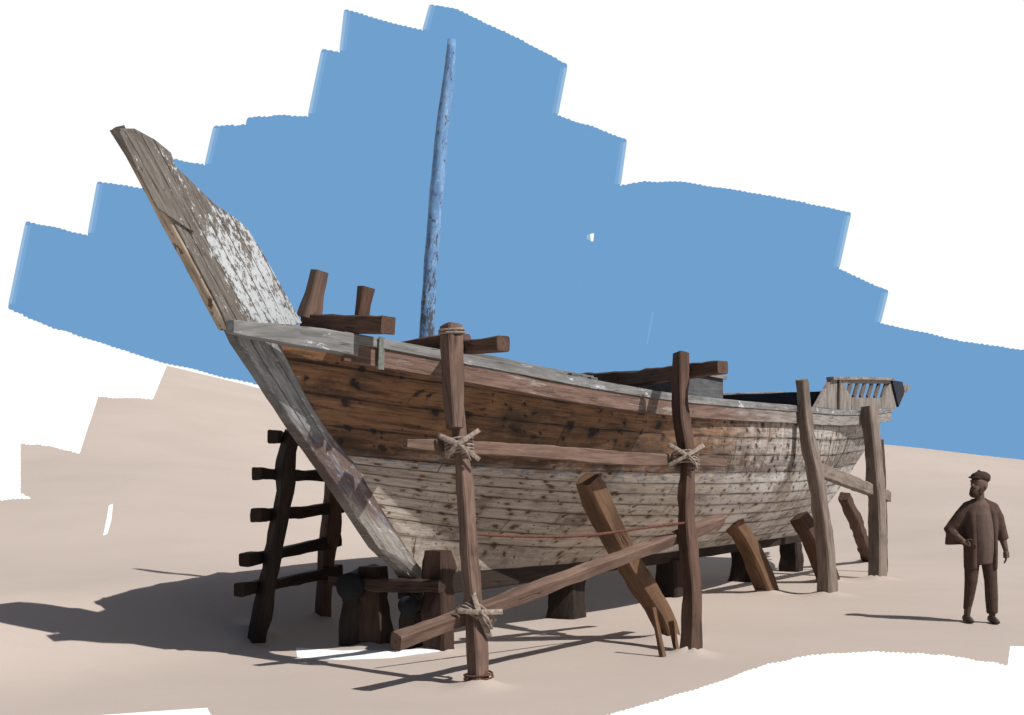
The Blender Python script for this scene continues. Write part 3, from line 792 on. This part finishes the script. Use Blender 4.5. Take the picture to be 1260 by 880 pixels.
b1 = gp(590, 846)
post1 = thing('support_post', 'tallest nearest upright post, thick timber spliced on a thin pole, bound with pale rope', 'post', b1, GP)
lo1 = beam('lower_pole', [b1+Vector((0, 0, -.06)), P(587, 790, 10.0), P(578, 690, 10.12), P(572, 600, 10.24), P(562, 500, 10.36)], [(0.164, 0.148), (0.135, 0.123), (0.127, 0.115), (0.115, 0.107), (0.098, 0.098)], MAT['post'], post1, ref=D45, rough=.010)
beam('upper_timber', [P(560, 527, 10.24), P(557, 460, 10.32), P(555, 401, 10.40)], [(0.126, 0.118), (0.155, 0.139), (0.151, 0.134)], MAT['post'], post1, ref=D45, rough=.010)
bm = bmesh.new(); coil(bm, P(555.5, 409, 10.39), Vector((0, 0, 1)), .105, 2, .025, .011)
mk('rope_lashing', bm, MAT['rope'], post1, smooth=True)
lash(post1, P(565, 551, 10.30), P(555, 401, 10.4)-b1, .12, 5, r=.010)
lash(post1, P(586, 757, 10.10), Vector((.6, .3, .8)), .15, 4)
bm = bmesh.new(); coil(bm, P(589, 832, 9.96), Vector((0, 0, 1)), .115, 2, .03, .008)
mk('rope_lashing', bm, MAT['rope_dk'], post1, smooth=True)

b2 = gp(850, 806)
post2 = thing('support_post', 'upright dark brown post amidships holding the long cross beam over the rail', 'post', b2, GP)
beam('pole', [b2+Vector((0, 0, -.06)), P(852, 730, 12.0), P(844, 640, 12.2), P(846, 565, 12.4), P(838, 510, 12.55), P(837, 435, 12.7)], [(0.181, 0.163), (0.146, 0.138), (0.138, 0.129), (0.129, 0.129), (0.146, 0.138), (0.150, 0.138)], MAT['post_dk'], post2, ref=D45, rough=.013)
lash(post2, P(843, 567, 12.38), P(837, 435, 12.7)-b2, .135, 5, r=.010)

b3 = gp(1019, 733)
post3 = thing('support_post', 'crooked greyish post leaning on the after hull, third along, with a notched foot', 'post', b3, GP)
beam('pole', [b3+Vector((0, 0, -.08)), P(1016, 680, 17.45), P(1006, 600, 17.25), P(994, 540, 17.1), P(986, 467, 16.95)], [(0.244, 0.210), (0.210, 0.185), (0.197, 0.168), (0.176, 0.160), (0.134, 0.126)], MAT['post_gr'], post3, ref=D45, rough=.016)

b4 = gp(1080, 713)
post4 = thing('support_post', 'grey squared post under the slatted stern bulwark, farthest from the prow', 'post', b4, GP)
beam('pole', [b4+Vector((0, 0, -.08)), P(1080, 650, 20.4), P(1077, 590, 20.45), P(1069, 500, 20.5)], [(0.258, 0.224), (0.249, 0.215), (0.232, 0.206), (0.215, 0.198)], MAT['post_gr'], post4, ref=D45, rough=.012)
bb = gp(1088, 704)
tag(beam('thin_pole', [bb+Vector((0, 0, -.05)), P(1087, 620, 21.6), P(1084, 541, 21.5)], [(.10, .10), (.09, .09), (.08, .08)], MAT['post_dk'], None, bb, ref=D45, rough=.008), 'thin dark pole standing right behind the grey squared stern post', 'pole')

# putlogs, ledger, brace
tag(beam('cross_beam', [B(-.62, .35, 2.86), B(-.60, 1.0, 2.90), P(572, 427, 10.48), P(619, 423, 10.15)], [(.10, .12), (.11, .13), (.12, .14), (.12, .15)], MAT['post_dk'], rough=.010), 'short squared beam with a pale sawn end, tied to the tallest post above the rail', 'beam')
tag(beam('cross_beam', [P(702, 466, 14.6), P(770, 467, 13.9), P(838, 458, 12.9), P(889, 452, 12.35)], [(.10, .14), (.17, .15), (.15, .14), (.13, .14)], MAT['post_dk'], rough=.012), 'long beam laid across the boat amidships, its end jutting past the dark post', 'beam')
q1, q2 = P(563, 550, 10.48), P(844, 567, 12.60)
led = tag(beam('ledger_pole', [q1.lerp(q2, -.185), q1.lerp(q2, .0), q1.lerp(q2, .3)+Vector((0, 0, .0)), q1.lerp(q2, .7)-Vector((0, 0, .015)), q1.lerp(q2, 1), q1.lerp(q2, 1.21)], [(.08, .08), (.105, .09), (.12, .09), (.135, .095), (.115, .09), (.08, .07)], MAT['post'], rough=.008), 'long horizontal pole lashed between the two nearest posts along the hull', 'pole')
q1, q2 = P(588, 752, 10.24), P(848, 655, 12.42)
tag(beam('diagonal_brace', [q1.lerp(q2, -.30), q1, q1.lerp(q2, .5), q1.lerp(q2, 1), q1.lerp(q2, 1.19)], [(.13, .11), (.13, .11), (.12, .10), (.12, .10), (.12, .10)], MAT['post'], ref=Vector((0, -.5, .86)), rough=.008), 'slanting pole climbing from the foot of the nearest post up to the hull', 'pole')
q1, q2 = P(1004, 577, 17.32), P(1074, 604, 20.62)
tag(beam('tie_beam', [q1.lerp(q2, -.02), q1.lerp(q2, .5), q1.lerp(q2, 1.0), q1.lerp(q2, 1.33)], [(.19, .12), (.2, .13), (.19, .13), (.18, .12)], MAT['post_gr'], rough=.008), 'short pale grey beam joining the two rear posts beneath the stern', 'beam')

GS = 'raking shores against the hull'
def shore(path, sizes, label, mat='shore'):
    return tag(beam('raking_shore', path, sizes, MAT[mat], ref=D45, rough=.016), label, 'shore', GS)
g = gp(824, 787)
shore([P(722, 590, 11.98), P(746, 640, 12.2), P(777, 698, 12.55), g+Vector((-.1, 0, .28)), g+Vector((.02, 0, -.05))], [(0.225, 0.198), (0.243, 0.207), (0.234, 0.198), (0.225, 0.180), (0.216, 0.162)], 'thick bent brown timber propping the pale planks between the two nearest posts')
g = gp(947, 730)
shore([P(900, 638, 17.2), P(925, 680, 17.7), g+Vector((0, 0, -.05))], [(.24, .2), (.27, .23), (.30, .24)], 'short stout prop under the bilge between the dark post and the crooked post')
g = gp(1021, 716)
shore([P(983, 635, 19.2), P(1002, 668, 19.3), g+Vector((0, 0, -.05))], [(.27, .22), (.3, .24), (.3, .24)], 'stout prop half hidden behind the crooked greyish post', 'post_dk')
g = gp(1070, 690)
shore([P(1038, 611, 22.0), P(1052, 640, 22.6), g+Vector((0, 0, -.05))], [(.2, .18), (.21, .18), (.22, .19)], 'slim prop under the stern, beside the grey squared post', 'post_dk')
# small stakes at the foot of the big prop
for i, (ps, lb) in enumerate((([(803, 748, 13.2), (810, 782, None), (817, 809, None)], 'thin stake leaning by the foot of the thick bent prop, on its nearer side'), ([(826, 765, 12.5), (833, 799, None)], 'thin short stake between the thick bent prop and the dark post'))):
    base = gp(*ps[-1][:2])
    tag(beam('stake', [P(ps[0][0], ps[0][1], base.y+.12), base+Vector((0, 0, -.04))], (.05, .045), MAT['shore'], None, base, ref=D45, rough=.006), lb, 'stake', 'small stakes by the prop')

# chocks and keel blocks
def block(name, c, w, d, h, mat, label, cat, group, ang=TH, zb=-.05, tilt=0):
    bm = bmesh.new()
    timber(bm, [c+Vector((0, 0, zb)), c+Vector((tilt*.5, 0, h*.5)), c+Vector((tilt, 0, h))], [(w*1.08, d*1.05), (w, d), (w*.94, d*.96)], ref=Vector((math.cos(ang), -math.sin(ang), 0)), rough=.034, ch=.2, seg=.07)
    bmesh.ops.recalc_face_normals(bm, faces=bm.faces)
    return tag(mk(name, bm, mat, None, c, smooth=2), label, cat, group)
GC = 'chocks either side of the forefoot'
block('chock', B(.02, .36, 0), .25, .22, .98, MAT['black2'], 'squat dark chock beside the forefoot, next to the nearest post', 'chock', GC)
block('chock', B(.02, -.40, 0), .25, .22, .80, MAT['black2'], 'squat dark chock on the ladder side of the forefoot', 'chock', GC)
tag(beam('cradle_beam', [B(-.17, -.80, .66), B(-.16, -.2, .64), B(-.15, .52, .66)], (.11, .10), MAT['black2'], rough=.02, seg=.07), 'dark brown timber nailed across the two chocks under the stem foot', 'beam')
l1 = P(430, 722, 12.0)
tag(beam('round_log', [l1, l1+Vector((.06, .55, 0)), l1+Vector((.12, 1.1, .01))], (.27, .27), MAT['tar'], sides=20, rough=.012), 'fat blackened log with its round end showing, on the ladder side of the chocks', 'log', 'round logs under the prow')
l2 = P(502, 746, 11.72)
tag(beam('round_log', [l2, l2+Vector((.05, .5, 0)), l2+Vector((.1, .95, 0))], (.20, .20), MAT['tar'], sides=20, rough=.010), 'thinner blackened roller log, round end showing between the two chocks', 'log', 'round logs under the prow')
block('bearer_block', Vector((l1.x+.04, l1.y+.35, 0)), .26, .3, l1.z-.125, MAT['black'], 'low black block carrying the fat round log beside the ladder', 'block', 'small blocks under the round logs')
block('bearer_block', Vector((l2.x+.04, l2.y+.40, 0)), .22, .3, l2.z-.095, MAT['black'], 'low black block under the roller log between the chocks', 'block', 'small blocks under the round logs')
GK = 'blocks under the keel'
for a, lb in ((3.25, 'first keel block, seen below the middle of the slanting pole'), (6.3, 'second keel block, in the boat shadow right of the dark post'), (9.2, 'third keel block deep in the shadow under the after hull'), (11.6, 'last keel block under the stern end of the keel')):
    block('keel_block', B(a, 0, 0), .34, .34, ZK-.105, MAT['black'], lb, 'block', GK)

# ladder on the far side of the bow
gl, gr_ = hit(314, 789), hit(397, 757)
lad = thing('ladder', 'dark rough ladder of crooked poles standing by the prow', 'ladder', gl)
beam('ladder_rail', [gl+Vector((0, 0, -.05)), P(333, 700, gl.y-.04), P(347, 620, gl.y-.08), P(352, 570, gl.y-.1), P(360, 531, gl.y-.15)], [(0.180, 0.156), (0.164, 0.148), (0.164, 0.148), (0.180, 0.148), (0.139, 0.123)], MAT['black'], lad, ref=D45, rough=.02)
beam('ladder_rail', [gr_+Vector((0, 0, -.05)), P(401, 690, gr_.y-.05), P(407, 640, gr_.y-.1), P(411, 588, gr_.y-.15)], [(0.123, 0.115), (0.164, 0.148), (0.197, 0.164), (0.164, 0.148)], MAT['post_dk'], lad, ref=D45, rough=.018)
for (u0, v0, u1, v1) in ((336, 537, 380, 541), (316, 583, 420, 584), (315, 634, 420, 624), (300, 689, 416, 664), (293, 726, 418, 702)):
    beam('rung', [P(u0, v0, gl.y-.35), P((u0+u1)/2, (v0+v1)/2+1.5, (gl.y+gr_.y)/2), P(u1, v1, gr_.y+.05)], [(.125, .10), (.11, .09), (.13, .09)], MAT['black'], lad, rough=.012)

# slack cord along the hull
bm = bmesh.new()
rope_path(bm, [P(580, 657, 10.3), P(640, 660, 10.75), P(720, 659, 11.3), P(790, 650, 11.8), P(846, 643, 12.15)], .013, seg=.1)
tag(mk('cord', bm, MAT['rope_dk'], smooth=True), 'thin reddish cord stretched between the two nearest posts below the long pole', 'cord')

# ------------------------------------------------------------------ person
pb = gp(1206, 766); HS = 1.70
def person():
    root = thing('person', 'bearded person in cap and loose brown jacket, hand on hip, looking up at the boat', 'person', pb)
    S = HS/1.75
    def V(x, y, z): return pb+Vector((x, y, z))*S
    def tube(bm, path, radii, n=14):
        """closed tube; radii = r or (rx, ry) with rx across the picture"""
        pts = [Vector(p) for p in path]; rings = []
        for i, p in enumerate(pts):
            t = (pts[min(i+1, len(pts)-1)]-pts[max(0, i-1)]).normalized()
            x = Vector((1, 0, 0)); x = x-x.dot(t)*t
            if x.length < .25: x = Vector((0, 0, 1))-t*t.z
            x.normalize(); y = t.cross(x)
            rr = radii[i]; rx, ry = rr if isinstance(rr, tuple) else (rr, rr)
            rings.append([bm.verts.new(V(*(p+x*rx*math.cos(2*math.pi*q/n)+y*ry*math.sin(2*math.pi*q/n)))) for q in range(n)])
        for a, b in zip(rings, rings[1:]):
            for q in range(n): bm.faces.new((a[q], a[(q+1) % n], b[(q+1) % n], b[q]))
        bm.faces.new(rings[0][::-1]); bm.faces.new(rings[-1])
    def ball(bm, c, r):
        rx, ry, rz = r if isinstance(r, tuple) else (r, r, r)
        b2 = bmesh.ops.create_icosphere(bm, subdivisions=3, radius=1)
        for v in b2['verts']: v.co = V(c[0]+v.co.x*rx, c[1]+v.co.y*ry, c[2]+v.co.z*rz)
    def solid(name, bm, mat, parent, vox, sm=4):
        bmesh.ops.recalc_face_normals(bm, faces=bm.faces)
        o = mk(name, bm, mat, parent, origin=W[parent])
        m = o.modifiers.new('r', 'REMESH'); m.mode = 'VOXEL'; m.voxel_size = vox; m.use_smooth_shade = True
        m2 = o.modifiers.new('s', 'SMOOTH'); m2.factor = .5; m2.iterations = sm
        dg = bpy.context.evaluated_depsgraph_get(); dg.update()
        me = bpy.data.meshes.new_from_object(o.evaluated_get(dg)); o.modifiers.clear()
        me.name = name; o.data = me
        if not me.materials: me.materials.append(mat)
        for p in me.polygons: p.use_smooth = True
        return o
    skin = simple('brown_skin', (.105, .065, .049), .08, 20, .7, .1)
    cloth = simple('brown_jacket_cloth', (.072, .044, .035), .14, 14, .95, .5)
    trous = simple('brown_trouser_cloth', (.066, .041, .033), .14, 14, .95, .5)
    shirt = simple('lighter_shirt_cloth', (.112, .078, .064), .1, 16, .95, .4)
    capm = simple('dark_cap_cloth', (.045, .027, .021), .15, 20, .95, .4)
    hair = simple('dark_beard_hair', (.045, .026, .02), .25, 60, .95, .6)
    shoe = simple('dark_shoe_leather', (.035, .022, .018), .15, 20, .5, .2)
    # joints; x to the picture's right, y away from the camera
    hipL, kneeL, ankL = (-.09, 0, .90), (-.115, -.02, .50), (-.145, .03, .09)
    hipR, kneeR, ankR = (.09, 0, .90), (.115, -.03, .50), (.125, -.05, .09)
    shL, elL, wrL = (-.155, .01, 1.37), (-.335, .07, 1.105), (-.225, -.08, .965)
    shR, elR, wrR = (.155, .0, 1.37), (.255, .03, 1.10), (.295, -.03, .86)
    bm = bmesh.new()
    tube(bm, [(0, 0, .86), (0, 0, .96), (0, 0, 1.12), (0, 0, 1.28), (0, .0, 1.40), (-.005, 0, 1.46)], [(.15, .10), (.165, .115), (.15, .105), (.175, .115), (.13, .09), (.06, .06)])
    tube(bm, [(0, .0, 1.42), (-.01, -.005, 1.50), (-.015, -.01, 1.56)], [.062, .056, .056])
    # head: turned towards the boat, chin a little raised
    hc = Vector((-.02, -.01, 1.628))
    fd = Vector((-.80, -.55, .22)).normalized(); sd = Vector((.57, -.82, 0)).normalized(); ud = fd.cross(sd) * -1
    if ud.z < 0: ud = -ud
    def H(f, s, u): return tuple(hc+fd*f+sd*s+ud*u)
    HK = 1.17
    def hb(f, s, u, rf, rs, ru):
        f, s, u, rf, rs, ru = (q*HK for q in (f, s, u, rf, rs, ru))
        b2 = bmesh.ops.create_icosphere(bm, subdivisions=3, radius=1)
        for v in b2['verts']: v.co = V(*H(f+v.co.x*rf, s+v.co.y*rs, u+v.co.z*ru))
    hb(-.005, 0, .02, .098, .076, .10); hb(.025, 0, -.045, .068, .058, .065); hb(.06, 0, -.085, .032, .034, .024)
    hb(.098, 0, -.008, .014, .013, .026); hb(.106, 0, -.024, .016, .016, .012); hb(.082, 0, .032, .02, .055, .012)
    hb(.082, 0, -.058, .016, .024, .007); hb(.08, 0, -.071, .016, .022, .007)
    for s in (1, -1): hb(-.01, s*.078, -.005, .018, .009, .03); hb(.074, s*.03, .012, .013, .013, .012)
    # arms with hands
    tube(bm, [shL, (-.25, .05, 1.24), elL, (-.285, 0, 1.03), wrL], [.058, .052, .042, .042, .03])
    tube(bm, [shR, (.215, .02, 1.25), elR, (.28, .01, .97), wrR], [.058, .052, .042, .042, .03])
    def hand(w, d, side, curl):
        w = Vector(w); d = Vector(d).normalized(); x = side.normalized(); nrm = d.cross(x).normalized()
        tube(bm, [tuple(w-d*.02), tuple(w+d*.045), tuple(w+d*.09)], [(.028, .02), (.04, .019), (.04, .017)], 10)
        for k, ln in enumerate((.068, .078, .074, .058)):
            b0 = w+d*.08+x*(.03-.02*k)
            p1 = b0+d*ln*.45+nrm*curl*.2*ln; p2 = p1+(d*.75+nrm*curl*.7).normalized()*ln*.35; p3 = p2+(d*.4+nrm*curl).normalized()*ln*.3
            tube(bm, [tuple(b0), tuple(p1), tuple(p2), tuple(p3)], [.0098, .0095, .009, .0075], 8)
        t0 = w+d*.025+x*.03
        tube(bm, [tuple(t0), tuple(t0+x*.03+d*.03), tuple(t0+x*.035+d*.062+nrm*curl*.015)], [.013, .0115, .009], 8)
    hand(wrL, (.75, -.1, -.28), Vector((.2, -.5, .8)), .8)
    hand(wrR, (.05, -.05, -1), Vector((-.3, -1, 0)), .5)
    for h_, k_, a_ in ((hipL, kneeL, ankL), (hipR, kneeR, ankR)):
        h_, k_, a_ = Vector(h_), Vector(k_), Vector(a_)
        tube(bm, [h_, h_.lerp(k_, .5), k_, k_.lerp(a_, .35), a_, a_-Vector((0, 0, .06))], [.085, .072, .054, .054, .038, .036])
        tube(bm, [a_+Vector((0, .05, -.055)), a_+Vector((0, -.06, -.06)), a_+Vector((-.01, -.17, -.07))], [(.034, .03), (.038, .026), (.034, .016)], 10)
    body = solid('body', bm, skin, root, .0075, 2)
    # trousers
    bm = bmesh.new()
    tube(bm, [(0, 0, .84), (0, 0, .92), (0, 0, 1.04)], [(.165, .115), (.19, .13), (.175, .125)])
    for h_, k_, a_ in ((hipL, kneeL, ankL), (hipR, kneeR, ankR)):
        h_, k_, a_ = Vector(h_), Vector(k_), Vector(a_)
        tube(bm, [h_, h_.lerp(k_, .4), k_, k_.lerp(a_, .5), a_+Vector((0, 0, .06 if a_.x < 0 else .02))], [.100, .092, .076, .060 if a_.x < 0 else .074, .046 if a_.x < 0 else .066])
    solid('trousers', bm, trous, body, .013, 4)
    # shirt front, between the open jacket edges
    bm = bmesh.new()
    tube(bm, [(.02, -.01, .70), (.02, -.015, .85), (.015, -.02, 1.0), (.01, -.015, 1.15), (0, -.01, 1.28), (0, 0, 1.42)], [(.13, .125), (.145, .14), (.15, .142), (.15, .138), (.14, .12), (.07, .075)])
    solid('shirt', bm, shirt, body, .013, 4)
    # long loose jacket: two open fronts, a back and sleeves
    bm = bmesh.new()
    tube(bm, [(-.115, .0, .64), (-.112, .0, .85), (-.105, .01, 1.02), (-.107, .01, 1.18), (-.11, .01, 1.31), (-.06, .01, 1.43)], [(.068, .125), (.074, .138), (.076, .14), (.082, .132), (.078, .11), (.05, .07)])
    tube(bm, [(.145, .0, .64), (.143, .0, .85), (.138, .01, 1.02), (.132, .01, 1.18), (.12, .01, 1.31), (.06, .01, 1.43)], [(.045, .122), (.05, .132), (.056, .138), (.07, .132), (.072, .11), (.05, .07)])
    tube(bm, [(.01, .06, .68), (.01, .06, .9), (0, .06, 1.1), (0, .05, 1.3), (0, .03, 1.45)], [(.165, .085), (.172, .085), (.168, .085), (.15, .08), (.07, .07)])
    tube(bm, [(-.05, 0, 1.435), (-.14, .01, 1.38), (-.215, .03, 1.27), (-.285, .06, 1.16), (-.34, .07, 1.10), (-.315, .03, 1.05), (-.28, -.01, 1.02)], [.045, .07, .078, .078, .072, .066, .052])
    tube(bm, [(.05, 0, 1.435), (.15, 0, 1.37), (.215, .02, 1.25), (.255, .03, 1.10), (.285, .01, .98)], [.045, .07, .074, .07, .062])
    # wide flap hanging from the bent arm
    tube(bm, [(-.17, .06, 1.33), (-.235, .08, 1.20), (-.275, .09, 1.05), (-.27, .09, .92)], [(.05, .05), (.075, .05), (.105, .045), (.125, .03)])
    tube(bm, [(-.085, .03, 1.45), (0, .075, 1.475), (.085, .03, 1.45)], [.03, .032, .03])
    solid('jacket', bm, cloth, body, .012, 4)
    # cap with a peak, beard
    bm = bmesh.new()
    hb(-.012, 0, .085, .108, .092, .055); hb(-.03, 0, .105, .09, .085, .05); hb(.085, 0, .062, .065, .066, .010); hb(.03, 0, .135, .018, .016, .025)
    solid('cap', bm, capm, body, .008, 2)
    bm = bmesh.new()
    hb(.058, 0, -.098, .045, .05, .042); hb(.025, .05, -.06, .035, .018, .05); hb(.025, -.05, -.06, .035, .018, .05); hb(.09, 0, -.046, .012, .034, .008)
    solid('beard', bm, hair, body, .006, 2)
    for a_ in (ankL, ankR):
        bm = bmesh.new(); a_ = Vector(a_)
        tube(bm, [a_+Vector((0, .07, -.045)), a_+Vector((0, .0, -.04)), a_+Vector((-.005, -.09, -.052)), a_+Vector((-.015, -.195, -.064))], [(.038, .043), (.044, .046), (.048, .034), (.035, .02)], 12)
        solid('shoe', bm, shoe, body, .009, 2)
    return root
person()

# ------------------------------------------------------------------ light
EL = math.radians(49.0); sx, sy = .83, -.5578
w = bpy.data.worlds.new('World'); sc.world = w; w.use_nodes = True
nt = w.node_tree; nt.nodes.clear()
sky = nt.nodes.new('ShaderNodeTexSky'); sky.sky_type = 'NISHITA'; sky.sun_disc = False
sky.sun_elevation = EL; sky.sun_rotation = math.atan2(sx, sy)
bg = nt.nodes.new('ShaderNodeBackground'); bg.inputs[1].default_value = .05
ow = nt.nodes.new('ShaderNodeOutputWorld')
nt.links.new(sky.outputs[0], bg.inputs[0]); nt.links.new(bg.outputs[0], ow.inputs[0])
sd = bpy.data.lights.new('sun', 'SUN'); sd.energy = 5.0; sd.angle = math.radians(.5); sd.color = (1, .965, .92)
so_ = bpy.data.objects.new('sun', sd); COL.objects.link(so_); so_.location = (20, -8, 25)
d = Vector((-sx*math.cos(EL), -sy*math.cos(EL), -math.sin(EL)))
so_.rotation_euler = d.to_track_quat('-Z', 'Y').to_euler()

cam = bpy.data.cameras.new('camera'); co = bpy.data.objects.new('camera', cam); COL.objects.link(co)
co.location = (0, 0, HC); co.rotation_euler = (math.radians(90), 0, 0)
cam.sensor_width = 36; cam.lens = 36*FX/1260; cam.shift_y = 145/1260; cam.clip_end = 2000
sc.camera = co
sc.view_settings.view_transform = 'Standard'; sc.view_settings.look = 'None'
sc.view_settings.exposure = 0; sc.view_settings.gamma = 1; sc.view_settings.use_curve_mapping = False
